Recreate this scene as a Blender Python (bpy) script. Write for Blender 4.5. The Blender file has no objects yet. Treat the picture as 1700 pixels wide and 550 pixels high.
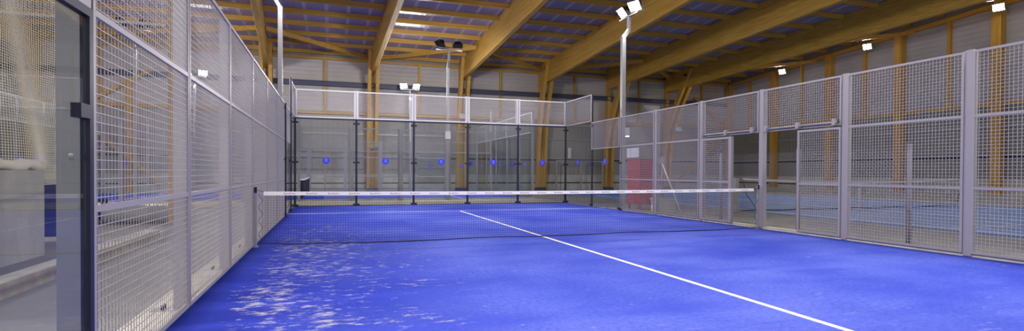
import bpy, math, random
from mathutils import Vector, Matrix
random.seed(7)
C = bpy.context.scene.collection
scn = bpy.context.scene
PI = math.pi

# ------------------------------------------------------------------ materials
def mat(name, col, rough=.6, metal=0., spec=.5):
    m = bpy.data.materials.new(name); m.use_nodes = True
    b = m.node_tree.nodes['Principled BSDF']
    b.inputs['Base Color'].default_value = (*col, 1)
    b.inputs['Roughness'].default_value = rough
    b.inputs['Metallic'].default_value = metal
    b.inputs['Specular IOR Level'].default_value = spec
    return m
def nodes(m): return m.node_tree.nodes, m.node_tree.links, m.node_tree.nodes['Principled BSDF']
def add(n, t, **kw):
    x = n.new(t)
    for k, v in kw.items(): setattr(x, k, v)
    return x
def ramp(n, pts):
    r = n.new('ShaderNodeValToRGB'); e = r.color_ramp.elements
    while len(e) < len(pts): e.new(.5)
    for el, (p, c) in zip(e, pts): el.position = p; el.color = (*c, 1)
    return r
def mixrgb(n, l, fac, a, b):
    x = n.new('ShaderNodeMix'); x.data_type = 'RGBA'
    for s, v in ((x.inputs[0], fac), (x.inputs[6], a), (x.inputs[7], b)):
        if hasattr(v, 'links'): l.new(v, s)
        elif isinstance(v, tuple): s.default_value = (*v, 1)
        else: s.default_value = v
    return x.outputs[2]
def mth(n, l, op, a, b=0., c=None):
    x = n.new('ShaderNodeMath'); x.operation = op
    for s, v in zip(x.inputs, (a, b, c)):
        if v is None: continue
        if hasattr(v, 'links'): l.new(v, s)
        else: s.default_value = v
    return x.outputs[0]
def coords(n, l, scale=(1, 1, 1), src='Object'):
    tc = n.new('ShaderNodeTexCoord'); mp = n.new('ShaderNodeMapping')
    l.new(tc.outputs[src], mp.inputs[0]); mp.inputs['Scale'].default_value = scale
    return mp.outputs[0]
def noisy(m, c1, c2, scale=3, detail=6, stretch=(1, 1, 1), lo=.35, hi=.65, bump=0, bscale=None):
    n, l, b = nodes(m)
    co = coords(n, l, stretch)
    t = add(n, 'ShaderNodeTexNoise'); t.inputs['Scale'].default_value = scale; t.inputs['Detail'].default_value = detail
    l.new(co, t.inputs[0])
    r = ramp(n, [(lo, c1), (hi, c2)]); l.new(t.outputs[0], r.inputs[0]); l.new(r.outputs[0], b.inputs['Base Color'])
    if bump:
        t2 = add(n, 'ShaderNodeTexNoise'); t2.inputs['Scale'].default_value = bscale or scale * 8; l.new(co, t2.inputs[0])
        bp = add(n, 'ShaderNodeBump'); bp.inputs['Strength'].default_value = bump; bp.inputs['Distance'].default_value = .02
        l.new(t2.outputs[0], bp.inputs['Height']); l.new(bp.outputs[0], b.inputs['Normal'])
    return m

M = {}
M['fence'] = mat('painted_steel_grey', (.37, .345, .37), .45, .1)
M['wire'] = mat('bright_galvanised_wire', (.46, .44, .475), .5, .1)
M['fence2'] = mat('dull_painted_steel', (.30, .295, .33), .5, .1)
M['pale'] = mat('pale_painted_steel', (.66, .65, .68), .5)
M['galv'] = mat('galvanised_steel', (.36, .36, .385), .45, .4)
M['dark'] = mat('dark_steel', (.014, .017, .045), .45, .2)
M['black'] = mat('black_plastic', (.012, .012, .014), .5)
M['bluesteel'] = mat('blue_grey_steel', (.07, .075, .13), .5, .1)
M['net'] = mat('net_cord', (.012, .012, .03), .8)
M['white'] = mat('white_plastic', (.82, .80, .80), .6)
M['band'] = mat('white_net_band', (.85, .83, .83), .7)
M['ink'] = mat('dull_red_ink', (.30, .14, .16), .7)
M['paper'] = mat('white_paper', (.8, .79, .82), .8)
M['red'] = mat('red_painted_metal', (.58, .024, .009), .5)
M['navy'] = mat('navy_fabric', (.02, .025, .16), .8)
M['cream'] = mat('cream_concrete', (.62, .58, .48), .85)
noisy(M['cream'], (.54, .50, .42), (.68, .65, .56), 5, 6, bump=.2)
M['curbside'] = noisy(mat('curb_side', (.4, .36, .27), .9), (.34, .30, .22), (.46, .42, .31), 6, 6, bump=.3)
M['conc'] = noisy(mat('grey_concrete', (.4, .4, .4), .85), (.42, .40, .38), (.52, .50, .47), 2.5, 8, (1, 1, .5), bump=.15)
M['floor'] = noisy(mat('hall_floor_concrete', (.3, .29, .28), .7), (.23, .225, .21), (.31, .30, .28), .8, 8, bump=.05)
M['cord'] = mat('cream_cord', (.86, .80, .68), .85)
M['tblue'] = noisy(mat('tennis_floor_blue', (.04, .17, .45), .6), (.055, .20, .60), (.085, .27, .72), 1.2, 6)
M['tline'] = mat('court_line_white', (.78, .78, .74), .7)
M['louv'] = mat('pale_louvre', (.45, .48, .48), .45)
M['green'] = mat('sign_green', (.02, .10, .06), .5)
M['signw'] = mat('sign_lettering', (.75, .8, .7), .5)
M['disc'] = mat('sticker_blue', (.035, .035, .72), .45)
M['discw'] = mat('sticker_emblem', (.25, .35, .70), .5)

def wood(name, axis):
    m = mat(name, (.5, .28, .05), .5)
    n, l, b = nodes(m)
    s = [9, 9, 9]; s[axis] = .35
    co = coords(n, l, tuple(s))
    t = add(n, 'ShaderNodeTexNoise'); t.inputs['Scale'].default_value = 1.6; t.inputs['Detail'].default_value = 8; l.new(co, t.inputs[0])
    r = ramp(n, [(.3, (.44, .24, .03)), (.55, (.57, .33, .05)), (.75, (.66, .40, .085))]); l.new(t.outputs[0], r.inputs[0])
    l.new(r.outputs[0], b.inputs['Base Color'])
    bp = add(n, 'ShaderNodeBump'); bp.inputs['Strength'].default_value = .15; bp.inputs['Distance'].default_value = .01
    l.new(t.outputs[0], bp.inputs['Height']); l.new(bp.outputs[0], b.inputs['Normal'])
    return m
M['woodX'] = wood('timber_grain_across', 0); M['woodY'] = wood('timber_grain_along', 1); M['woodZ'] = wood('timber_grain_upright', 2)

def ribbed(name, c1, c2, axis, pitch, rough=.55, strength=.6):
    m = mat(name, c1, rough); n, l, b = nodes(m)
    co = coords(n, l)
    w = add(n, 'ShaderNodeTexWave', wave_type='BANDS', bands_direction='XYZ'[axis], wave_profile='SIN')
    w.inputs['Scale'].default_value = 1 / (pitch * 2) * .62; l.new(co, w.inputs[0])
    bp = add(n, 'ShaderNodeBump'); bp.inputs['Strength'].default_value = strength; bp.inputs['Distance'].default_value = .03
    l.new(w.outputs[1], bp.inputs['Height']); l.new(bp.outputs[0], b.inputs['Normal'])
    t = add(n, 'ShaderNodeTexNoise'); t.inputs['Scale'].default_value = .5; t.inputs['Detail'].default_value = 5; l.new(co, t.inputs[0])
    r = ramp(n, [(.35, c1), (.65, c2)]); l.new(t.outputs[0], r.inputs[0]); l.new(r.outputs[0], b.inputs['Base Color'])
    return m
M['upper'] = ribbed('ribbed_pale_cladding', (.44, .41, .40), (.54, .51, .49), 2, .25)
M['upperR'] = ribbed('ribbed_cool_cladding', (.37, .385, .43), (.46, .48, .53), 2, .25)
M['lowerF'] = ribbed('ribbed_grey_cladding', (.29, .28, .27), (.35, .335, .32), 0, .3, strength=.35)
M['lowerR'] = ribbed('fluted_grey_cladding', (.215, .225, .22), (.26, .27, .26), 1, .3, strength=.35)
M['plinth'] = noisy(mat('pale_plinth', (.5, .5, .48), .8), (.46, .46, .45), (.56, .56, .54), 2, 5)

def turf():
    m = mat('blue_artificial_turf', (.03, .05, .7), .9, spec=.12); n, l, b = nodes(m)
    co = coords(n, l, src='Object')
    big = add(n, 'ShaderNodeTexNoise'); big.inputs['Scale'].default_value = .45; big.inputs['Detail'].default_value = 5; l.new(co, big.inputs[0])
    base = ramp(n, [(.34, (.036, .062, .50)), (.5, (.074, .108, .59)), (.68, (.118, .155, .66))]); l.new(big.outputs[0], base.inputs[0])
    fine = add(n, 'ShaderNodeTexNoise'); fine.inputs['Scale'].default_value = 22; fine.inputs['Detail'].default_value = 9; fine.inputs['Roughness'].default_value = .75; l.new(co, fine.inputs[0])
    fr = ramp(n, [(.35, (.66, .68, .80)), (.65, (1.2, 1.18, 1.06))]); l.new(fine.outputs[0], fr.inputs[0])
    mul = n.new('ShaderNodeMix'); mul.data_type = 'RGBA'; mul.blend_type = 'MULTIPLY'; mul.inputs[0].default_value = 1
    l.new(base.outputs[0], mul.inputs[6]); l.new(fr.outputs[0], mul.inputs[7])
    # sand left in the pile, thickest beside the left fence
    sep = add(n, 'ShaderNodeSeparateXYZ'); l.new(co, sep.inputs[0])
    st = add(n, 'ShaderNodeMapping'); st.inputs['Scale'].default_value = (.75, 1.3, 1); st.inputs['Rotation'].default_value = (0, 0, .3); l.new(co, st.inputs[0])
    s1 = add(n, 'ShaderNodeTexNoise'); s1.inputs['Scale'].default_value = 7.5; s1.inputs['Detail'].default_value = 9; s1.inputs['Roughness'].default_value = .72; l.new(st.outputs[0], s1.inputs[0])
    s2 = add(n, 'ShaderNodeTexNoise'); s2.inputs['Scale'].default_value = 1.1; s2.inputs['Detail'].default_value = 3; l.new(co, s2.inputs[0])
    # nearness 0..1 : strong for x<1.8
    near = add(n, 'ShaderNodeMapRange'); near.inputs[1].default_value = 3.2; near.inputs[2].default_value = .5; near.inputs[3].default_value = 0; near.inputs[4].default_value = .135; l.new(sep.outputs[0], near.inputs[0])
    ny = add(n, 'ShaderNodeMapRange'); ny.inputs[1].default_value = 5; ny.inputs[2].default_value = 0; ny.inputs[3].default_value = .25; ny.inputs[4].default_value = 1; l.new(sep.outputs[1], ny.inputs[0])
    # a clean strip right along the fence
    ed = add(n, 'ShaderNodeMapRange'); ed.inputs[1].default_value = .10; ed.inputs[2].default_value = .55; ed.inputs[3].default_value = -.6; ed.inputs[4].default_value = 1; l.new(sep.outputs[0], ed.inputs[0])
    v = mth(n, l, 'MULTIPLY', mth(n, l, 'MULTIPLY', near.outputs[0], ny.outputs[0]), ed.outputs[0])
    s = mth(n, l, 'ADD', s1.outputs[0], v)
    s = mth(n, l, 'ADD', s, mth(n, l, 'MULTIPLY', mth(n, l, 'SUBTRACT', s2.outputs[0], .5), .25))
    sr = ramp(n, [(.63, (0, 0, 0)), (.76, (1, 1, 1))]); l.new(s, sr.inputs[0])
    k = mth(n, l, 'MULTIPLY', sr.outputs[0], .72)
    # deeper blue beside the left fence, faint worn wisps everywhere else
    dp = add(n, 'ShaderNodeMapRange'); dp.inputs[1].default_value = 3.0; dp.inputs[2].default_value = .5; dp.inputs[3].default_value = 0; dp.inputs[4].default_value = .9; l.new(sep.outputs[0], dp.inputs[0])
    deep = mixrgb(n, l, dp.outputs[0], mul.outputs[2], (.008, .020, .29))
    wm = add(n, 'ShaderNodeMapping'); wm.inputs['Scale'].default_value = (.6, 2.2, 1); wm.inputs['Rotation'].default_value = (0, 0, .25); l.new(co, wm.inputs[0])
    wn = add(n, 'ShaderNodeTexNoise'); wn.inputs['Scale'].default_value = 4; wn.inputs['Detail'].default_value = 8; wn.inputs['Roughness'].default_value = .65; l.new(wm.outputs[0], wn.inputs[0])
    wr_ = ramp(n, [(.63, (0, 0, 0)), (.74, (.55, .55, .55))]); l.new(wn.outputs[0], wr_.inputs[0])
    deep = mixrgb(n, l, wr_.outputs[0], deep, (.30, .33, .70))
    dn = add(n, 'ShaderNodeTexNoise'); dn.inputs['Scale'].default_value = .9; dn.inputs['Detail'].default_value = 7; l.new(wm.outputs[0], dn.inputs[0])
    dr = ramp(n, [(.33, (.55, .55, .55)), (.5, (0, 0, 0))]); l.new(dn.outputs[0], dr.inputs[0])
    deep = mixrgb(n, l, dr.outputs[0], deep, (.04, .065, .52))
    out = mixrgb(n, l, k, deep, (.55, .52, .50))
    l.new(out, b.inputs['Base Color'])
    bp = add(n, 'ShaderNodeBump'); bp.inputs['Strength'].default_value = .4; bp.inputs['Distance'].default_value = .01
    l.new(fine.outputs[0], bp.inputs['Height']); l.new(bp.outputs[0], b.inputs['Normal'])
    return m
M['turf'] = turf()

def deck():
    m = mat('roof_deck_sheet', (.3, .27, .36), .32); n, l, b = nodes(m)
    co = coords(n, l)
    sep = add(n, 'ShaderNodeSeparateXYZ'); l.new(co, sep.inputs[0])
    fr = mth(n, l, 'FRACT', mth(n, l, 'ADD', sep.outputs[0], 50.08))
    jt = mth(n, l, 'LESS_THAN', fr, .16)
    t = add(n, 'ShaderNodeTexNoise'); t.inputs['Scale'].default_value = .35; t.inputs['Detail'].default_value = 4; l.new(co, t.inputs[0])
    r = ramp(n, [(.35, (.225, .205, .33)), (.65, (.30, .28, .41))]); l.new(t.outputs[0], r.inputs[0])
    out = mixrgb(n, l, jt, r.outputs[0], (.46, .45, .56)); l.new(out, b.inputs['Base Color'])
    w = add(n, 'ShaderNodeTexWave', wave_type='BANDS', bands_direction='X'); w.inputs['Scale'].default_value = 1.25; l.new(co, w.inputs[0])
    bp = add(n, 'ShaderNodeBump'); bp.inputs['Strength'].default_value = .25; bp.inputs['Distance'].default_value = .02
    l.new(w.outputs[1], bp.inputs['Height']); l.new(bp.outputs[0], b.inputs['Normal'])
    return m
M['deck'] = deck()

def glass():
    m = bpy.data.materials.new('court_glass'); m.use_nodes = True
    n, l = m.node_tree.nodes, m.node_tree.links; n.clear()
    o = add(n, 'ShaderNodeOutputMaterial'); mx = add(n, 'ShaderNodeMixShader')
    tr = add(n, 'ShaderNodeBsdfTransparent'); tr.inputs[0].default_value = (.91, .93, .945, 1)
    gl = add(n, 'ShaderNodeBsdfGlossy'); gl.inputs['Roughness'].default_value = .01
    lw = add(n, 'ShaderNodeLayerWeight'); lw.inputs[0].default_value = .5
    fr = mth(n, l, 'MULTIPLY_ADD', mth(n, l, 'POWER', lw.outputs['Facing'], 5.), .55, .03)
    l.new(fr, mx.inputs[0]); l.new(tr.outputs[0], mx.inputs[1]); l.new(gl.outputs[0], mx.inputs[2]); l.new(mx.outputs[0], o.inputs[0])
    return m
M['glass'] = glass()
def emis(name, col, s):
    m = mat(name, (.9, .9, .9)); n, l, b = nodes(m)
    b.inputs['Emission Color'].default_value = (*col, 1); b.inputs['Emission Strength'].default_value = s
    return m
M['lens'] = emis('lit_lamp_lens', (1, .96, .9), 60)
M['lens_small'] = emis('lit_round_lamp', (1, .98, .95), 6)

# ------------------------------------------------------------------ mesh helpers
class MB:
    def __init__(s): s.v = []; s.f = []
    def box(s, a, b):
        x0, y0, z0 = a; x1, y1, z1 = b; k = len(s.v)
        s.v += [(x0,y0,z0),(x1,y0,z0),(x1,y1,z0),(x0,y1,z0),(x0,y0,z1),(x1,y0,z1),(x1,y1,z1),(x0,y1,z1)]
        s.f += [tuple(k+i for i in q) for q in ((0,3,2,1),(4,5,6,7),(0,1,5,4),(1,2,6,5),(2,3,7,6),(3,0,4,7))]
        return s
    def bar(s, p, q, w, h=None, up=(0, 0, 1), caps=True):
        """rectangular bar from p to q, w wide, h high"""
        h = h or w; p, q = Vector(p), Vector(q); d = (q-p).normalized(); u = Vector(up)
        if abs(d.dot(u)) > .99: u = Vector((0, 1, 0)) if abs(d.y) < .9 else Vector((1, 0, 0))
        r = d.cross(u).normalized(); u = r.cross(d).normalized(); k = len(s.v)
        for c in (p, q):
            for a, b in ((-1,-1),(1,-1),(1,1),(-1,1)): s.v.append(tuple(c + r*w/2*a + u*h/2*b))
        for i in range(4): s.f.append((k+i, k+(i+1) % 4, k+4+(i+1) % 4, k+4+i))
        if caps: s.f += [(k+3,k+2,k+1,k), (k+4,k+5,k+6,k+7)]
        return s
    def tube(s, pts, r, n=8, caps=True):
        pts = [Vector(p) for p in pts]; k = len(s.v); m = len(pts)
        rr = r if isinstance(r, (list, tuple)) else [r]*m
        for i, p in enumerate(pts):
            d = (pts[min(i+1, m-1)] - pts[max(i-1, 0)]).normalized()
            u = Vector((0, 0, 1)) if abs(d.z) < .9 else Vector((1, 0, 0))
            a = d.cross(u).normalized(); b = a.cross(d).normalized()
            for j in range(n):
                t = 2*PI*j/n; s.v.append(tuple(p + (a*math.cos(t) + b*math.sin(t))*rr[i]))
        for i in range(m-1):
            for j in range(n):
                s.f.append((k+i*n+j, k+i*n+(j+1) % n, k+(i+1)*n+(j+1) % n, k+(i+1)*n+j))
        if caps: s.f += [tuple(k+j for j in range(n))[::-1], tuple(k+(m-1)*n+j for j in range(n))]
        return s
    def prism(s, poly, axis, a, b):
        """polygon (2D in the other two axes) extruded along axis from a to b"""
        k = len(s.v); n = len(poly)
        for t in (a, b):
            for p in poly:
                c = list(p); c.insert(axis, t); s.v.append(tuple(c))
        s.f += [tuple(range(k, k+n))[::-1], tuple(range(k+n, k+2*n))]
        for i in range(n): s.f.append((k+i, k+(i+1) % n, k+n+(i+1) % n, k+n+i))
        return s
    def build(s, name, m, parent=None, smooth=False, bevel=0):
        me = bpy.data.meshes.new(name); me.from_pydata(s.v, [], s.f); me.update()
        o = bpy.data.objects.new(name, me); C.objects.link(o)
        me.materials.append(m if not isinstance(m, str) else M[m])
        import bmesh
        bm = bmesh.new(); bm.from_mesh(me); bmesh.ops.recalc_face_normals(bm, faces=bm.faces); bm.to_mesh(me); bm.free()
        if smooth:
            for p in me.polygons: p.use_smooth = True
        if bevel:
            b = o.modifiers.new('edge', 'BEVEL'); b.width = bevel; b.segments = 2; b.limit_method = 'ANGLE'
        if parent:
            o.parent = parent; o.matrix_parent_inverse = Matrix.Translation(-parent.location) if parent.type == 'EMPTY' else Matrix()
        return o
def tag(o, label=None, cat=None, group=None, kind=None):
    if label: o['label'] = label
    if cat: o['category'] = cat
    if group: o['group'] = group
    if kind: o['kind'] = kind
    return o
def thing(name, label, cat, loc, group=None):
    o = bpy.data.objects.new(name, None); C.objects.link(o); o.location = loc; o.empty_display_size = .1
    return tag(o, label, cat, group)
def struct(mb, name, m): return tag(mb.build(name, m), kind='structure')

# ------------------------------------------------------------------ layout (metres; the net is at y=0, x runs left to right)
XL, XR, YF = .06, 10.05, 10.23
YW, XW, XO = 25.4, 30.8, -17.
YN = -13.
Z_DECK = lambda y: 8.5 + .06*(25.4 - y)
Z_BOT = lambda y: 7.2 + .06*(24 - y)

# ---- floor, turf, tennis floor
struct(MB().box((XO, YN, -.2), (XW+.2, YW+.2, -.03)), 'floor', 'floor')
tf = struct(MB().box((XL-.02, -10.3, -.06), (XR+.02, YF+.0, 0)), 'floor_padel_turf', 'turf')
ln = MB()
ln.box((4.97, -6.95, 0), (5.03, 6.98, .004)); ln.box((XL, 6.95, 0), (XR, 7.0, .004)); ln.build('court_line', 'tline', tf)
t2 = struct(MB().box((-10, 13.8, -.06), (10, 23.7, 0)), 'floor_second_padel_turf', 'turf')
ln = MB(); ln.box((-6.95, 18.72, 0), (6.95, 18.78, .004)); ln.box((6.92, 13.8, 0), (6.98, 23.7, .004)); ln.box((-6.98, 13.8, 0), (-6.92, 23.7, .004)); ln.build('court_line', 'tline', t2)
t3 = struct(MB().box((14.0, -10, -.06), (25.2, 19.5, -.01)), 'floor_tennis_court', 'tblue')
ln = MB(); tc = 18.6; ty = 4.5
for x, y0, y1 in ((tc-5.485, -7.3, 16.3), (tc-4.115, -7.3, 16.3), (tc+4.115, -7.3, 16.3), (tc+5.485, -7.3, 16.3), (tc, -1.9, 10.9)):
    if x < 14.05: x = 14.3
    ln.box((x-.025, y0, -.01), (x+.025, y1, -.006))
for y, x0, x1 in ((-1.9+.9, tc-4.115, tc+4.115), (10.9, tc-4.115, tc+4.115), (16.3, 14.3, tc+5.485), (-7.3, 14.3, tc+5.485)):
    ln.box((x0, y-.03, -.01), (x1, y+.03, -.0055))
ln.build('court_line', 'tline', t3)
# kerbs under the enclosure
k = struct(MB().box((-.27, -8, -.1), (XL-.03, YF, .012)), 'trim_1', 'cream')
k = struct(MB().box((XR+.025, -8, -.1), (XR+.2, 6, .05)), 'trim_2', 'cream')
k = struct(MB().box((XL-.05, YF+.03, -.05), (XR+.1, YF+.10, .02)), 'trim_3', 'dark')
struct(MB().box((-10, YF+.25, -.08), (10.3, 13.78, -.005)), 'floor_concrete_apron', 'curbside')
struct(MB().box((-10.1, 13.69, -.05), (10.1, 13.79, .06)), 'trim_4', 'cream')

# ---- building shell
wf = struct(MB().box((XO, YW, -.1), (XW+.2, YW+.2, 9.6)), 'wall_far', 'lowerF')
MB().box((XO, YW-.04, 4.9), (XW, YW+.0, 8.05)).build('upper_cladding', 'upper', wf)
MB().box((XO, YW-.05, .52), (XW, YW+.0, 1.04)).box((XO, YW-.05, -.05), (XW, YW, .44)).build('plinth_band', 'plinth', wf)
MB().box((XO, YW-.09, 3.47), (XW, YW, 3.58)).box((XO, YW-.09, 2.13), (XW, YW, 2.22)).build('metal_strip', 'galv', wf)
MB().box((XO, YW-.03, .44), (XW, YW, .52)).box((XO, YW-.035, 2.02), (XW, YW, 2.13)).build('dark_joint', 'dark', wf)
wr = struct(MB().box((XW, YN, -.1), (XW+.2, YW, 11.2)), 'wall_right', 'lowerR')
MB().prism([(YN, 4.5), (YW, 4.5), (YW, 8.05), (YN, 8.05+.06*(YW-YN))], 0, XW-.04, XW).build('upper_cladding', 'upperR', wr)
MB().box((XW-.05, YN, .56), (XW, YW, 1.0)).box((XW-.05, YN, -.05), (XW, YW, .46)).build('plinth_band', 'plinth', wr)
MB().box((XW-.09, YN, 3.43), (XW, YW, 3.53)).box((XW-.09, YN, 2.07), (XW, YW, 2.15)).build('metal_strip', 'galv', wr)
MB().box((XW-.03, YN, .46), (XW, YW, .56)).box((XW-.035, YN, 1.95), (XW, YW, 2.07)).build('dark_joint', 'dark', wr)
cl = struct(MB().prism([(YW+.2, Z_DECK(YW+.2)), (YN, Z_DECK(YN)), (YN, Z_DECK(YN)+.15), (YW+.2, Z_DECK(YW+.2)+.15)], 0, XO, XW+.2), 'ceiling', 'deck')

# ---- timber frames : (x at far knee, x at y=6)
ORD = ['first', 'second', 'third', 'fourth', 'fifth', 'sixth', 'seventh', 'eighth', 'ninth', 'tenth', 'eleventh', 'twelfth', 'thirteenth', 'fourteenth', 'fifteenth', 'sixteenth', 'seventeenth', 'eighteenth', 'nineteenth', 'twentieth']
frames = [(-13.3, -12.6), (-2.3, -1.15), (3.63, 3.9), (9.26, 9.27), (14.87, 14.87), (20.1, 20.95), (25.0, 26.6)]
side = ['behind the left fence', 'above the left fence', 'above the second glass pane', 'beside the unlit floodlight pole', 'right of the far court end',
        'behind the kinked right light pole', 'rightmost of the big beams']
def fx(fr, y): return fr[0] + (fr[1]-fr[0])*(24-y)/18
for i, fr in enumerate(frames):
    x = fr[0]
    t = thing('glulam_frame', '%s, %s of the big timber frames on twin legs' % (side[i], ORD[i]), 'timber frame', (x, 25.1, 0), 'big timber roof frames')
    mb = MB(); k = 0; w = .24
    y0, y1 = 25.0, (-12. if i not in (1,) else 2.)
    prof = [(y0, Z_BOT(24)-.02), (23.6, Z_BOT(23.6)), (y1, Z_BOT(y1)), (y1, Z_DECK(y1)-.02), (y0, Z_DECK(y0)-.02)]
    for sx in (-w/2, w/2):
        for (yy, zz) in prof: mb.v.append((fx(fr, yy)+sx, yy, zz))
    n = len(prof); mb.f = [tuple(range(n))[::-1], tuple(range(n, 2*n))] + [(a, (a+1) % n, n+(a+1) % n, n+a) for a in range(n)]
    mb.build('roof_beam', 'woodY', t, bevel=.012)
    lean = {0: .6, 1: .4, 2: .5, 3: .5, 4: .6, 5: 1.1, 6: 1.1}[i]
    for sx in (-1, 1):
        path = [(25.12, .18), (24.98, 2.8), (24.98-.35*lean, 4.4), (24.98-lean, 5.9), (24.98-1.65*lean, 7.1), (24.98-2.1*lean, 8.0), (24.98-2.35*lean, 8.5)]
        dep = [.44, .46, .50, .54, .58, .60, .60]
        mb = MB(); vs = []
        for (yy, zz), d in zip(path, dep):
            xc = fx(fr, 25) + sx*.235 + (fx(fr, yy)-fx(fr, 25))
            vs += [(xc-.1, yy-d/2, zz), (xc+.1, yy-d/2, zz), (xc+.1, yy+d/2-.1, zz), (xc-.1, yy+d/2-.1, zz)]
        mb.v = vs
        for a in range(len(path)-1):
            for j in range(4): mb.f.append((a*4+j, a*4+(j+1) % 4, a*4+4+(j+1) % 4, a*4+4+j))
        mb.f += [(3, 2, 1, 0), tuple(4*(len(path)-1)+j for j in range(4))]
        mb.build('curved_leg', 'woodZ', t)
    MB().box((x-.12, 25.02, .18), (x+.12, 25.34, Z_DECK(25.3)-.05)).build('wall_post', 'woodZ', t)
    mb = MB().box((x-.36, 24.9, -.03), (x+.36, 25.3, .06)).box((x-.33, 24.93, .06), (x+.33, 25.27, .18))
    mb.build('steel_shoe', 'bluesteel', t)
    if i:
        bk = MB().box((x-.35, 25.0-2.2*lean-.06, 8.0), (x+.35, 25.0-2.2*lean+.06, 8.16)); bk.build('steel_bracket', 'dark', t)

# ---- purlins between the frames
bays = ['seen through the left fence', 'above the left fence', 'over the two left glass panes', 'over the unlit floodlight pole', 'between the third and fourth large beams', 'between the fourth and fifth large beams', 'in the rightmost open bay', 'along the right end wall']
edges = [None] + frames + [None]
for b in range(1, len(frames)+1):
    L = frames[b-1]; R = frames[b] if b < len(frames) else None
    for k in range(0, 15):
        y = 25.0 - 1.70*k
        if k == 0: y = 25.1
        zc = Z_DECK(y) - .12
        xa = fx(L, y) + .13; xb = (fx(R, y) - .13) if R else XW - .06
        if b == 1 and k > 9: continue
        if b in (2, 3) and k > 10: continue
        mb = MB().bar((xa, y, zc), (xb, y, zc), .12, .23)
        o = mb.build('roof_purlin', 'woodX')
        tag(o, 'timber roof purlin, %s from the far wall, %s' % (ORD[k], bays[b]), 'purlin', 'timber roof purlins')
# zigzag wind braces in the roof plane near the far wall
for i, (a, b, l) in enumerate((((1, 20.2), (2, 24.6), 'falling right above the left fence'), ((2, 24.6), (3, 20.6), 'rising right towards the unlit floodlight pole'), ((3, 20.6), (4, 24.6), 'falling right behind the unlit floodlight pole'),
                               ((4, 24.6), (5, 20.6), 'left of the kinked right light pole'), ((5, 20.6), (6, 24.4), 'right of the kinked right light pole'), ((0, 24.6), (1, 20.2), 'rising right behind the top of the left fence'))):
    p = Vector((fx(frames[a[0]], a[1])+.13, a[1], Z_DECK(a[1])-.44)); q = Vector((fx(frames[b[0]], b[1])-.13, b[1], Z_DECK(b[1])-.44))
    tag(MB().bar(p, q, .16, .22).build('roof_brace', 'woodX'), 'slanting timber brace under the purlins, ' + l, 'brace', 'slanting timber roof braces')

# ---- far wall timber: girts, thin posts, steel beam, corner braces
tag(MB().box((XO, YW-.22, 4.70), (XW-.2, YW-.045, 4.84)).build('wall_girt', 'woodX'), 'long yellow timber rail across the far wall under the pale cladding', 'timber rail')
tag(MB().box((XO, YW-.22, 7.98), (XW-.2, YW-.045, 8.12)).build('wall_girt', 'woodX'), 'long yellow timber rail along the top of the far wall', 'timber rail')
tag(MB().box((XW-.22, YN, 4.43), (XW-.045, YW-.25, 4.56)).build('wall_girt', 'woodY'), 'long yellow timber rail across the right end wall', 'timber rail')
o = tag(MB().bar((XW-.14, YW-.3, 8.02), (XW-.14, YN, 8.02+.06*(YW-.3-YN)), .18, .2).build('wall_girt', 'woodY'), 'sloping timber rail along the top of the right end wall', 'timber rail')
b = MB(); b.box((XO, YW-.46, 6.38), (XW-.3, YW-.24, 6.42)).box((XO, YW-.36, 6.42), (XW-.3, YW-.34, 6.62)).box((XO, YW-.46, 6.62), (XW-.3, YW-.24, 6.66))
tag(b.build('steel_beam', 'bluesteel'), 'dark blue steel beam running across the far wall above the fence', 'steel beam')
pl = ['behind the left fence', 'right of the left light pole', 'right of the lit pair of floodlights', 'above the step of the far glass wall', 'left of the kinked right light pole', 'right of the kinked right light pole', 'next to the far right corner']
for x, l in zip((-10.6, .85, 6.55, 12.0, 17.5, 22.7, 28.2), pl):
    tag(MB().box((x-.07, YW-.20, 4.84), (x+.07, YW-.045, 7.98)).build('wall_stud', 'woodZ'), 'thin yellow timber post on the far wall ' + l, 'timber post', 'thin posts on the far wall')
tag(MB().box((-9.35, 25.0, 0), (-9.1, YW-.25, 6.3)).build('wall_stud', 'woodZ'), 'thin yellow timber post of the far wall behind the left distant light pole', 'timber post')
tag(MB().bar((25.55, 25.0, .3), (30.4, 25.0, 4.35), .16, .22, up=(0, 1, 0)).build('wall_brace', 'woodX'), 'yellow timber brace rising right to the far right corner', 'brace')
tag(MB().bar((27.3, 25.0, 6.9), (30.4, 25.0, 4.75), .16, .22, up=(0, 1, 0)).build('wall_brace', 'woodX'), 'yellow timber brace falling right to the far right corner', 'brace')
tag(MB().bar((-12.4, 25.0, 4.0), (-8.2, 25.0, 6.7), .16, .22, up=(0, 1, 0)).build('wall_brace', 'woodX'), 'yellow timber brace rising right, seen through the left fence', 'brace')
tag(MB().bar((-12.4, 25.0, 4.9), (-7.8, 25.0, .5), .16, .22, up=(0, 1, 0)).build('wall_brace', 'woodX'), 'yellow timber brace falling right, seen through the left fence', 'brace')
# right end wall columns
rl = ['in the far right corner', 'seen above the open sliding door', 'behind the sliding mesh door', 'between the two rightmost fence posts', 'seen right of the last fence post', 'out past the right edge']
for i, y in enumerate((25.1, 20.5, 16.1, 11.75, 7.2)):
    y = y - (.1 if i == 0 else 0)
    t = thing('wall_column', 'wide timber column on the right end wall, ' + rl[i], 'timber column', (XW-.3, y, 0), 'wide columns of the right end wall')
    MB().box((XW-.42, y-.2, .25), (XW-.045, y+.2, 8.02+.06*(25-y))).build('shaft', 'woodZ', t, bevel=.01)
    
for i, y in enumerate((22.9, 18.3, 13.85, 9.35)):
    tag(MB().box((XW-.21, y-.08, 4.56), (XW-.045, y+.08, 8.02+.06*(25-y))).build('wall_stud', 'woodZ'), 'thin yellow timber post on the right end wall, %s from the far corner' % ORD[i], 'timber post', 'thin posts on the right end wall')
struct(MB().box((XW-.5, YN, -.1), (XW-.06, YW-.1, .245)), 'trim_5', 'plinth')
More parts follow.
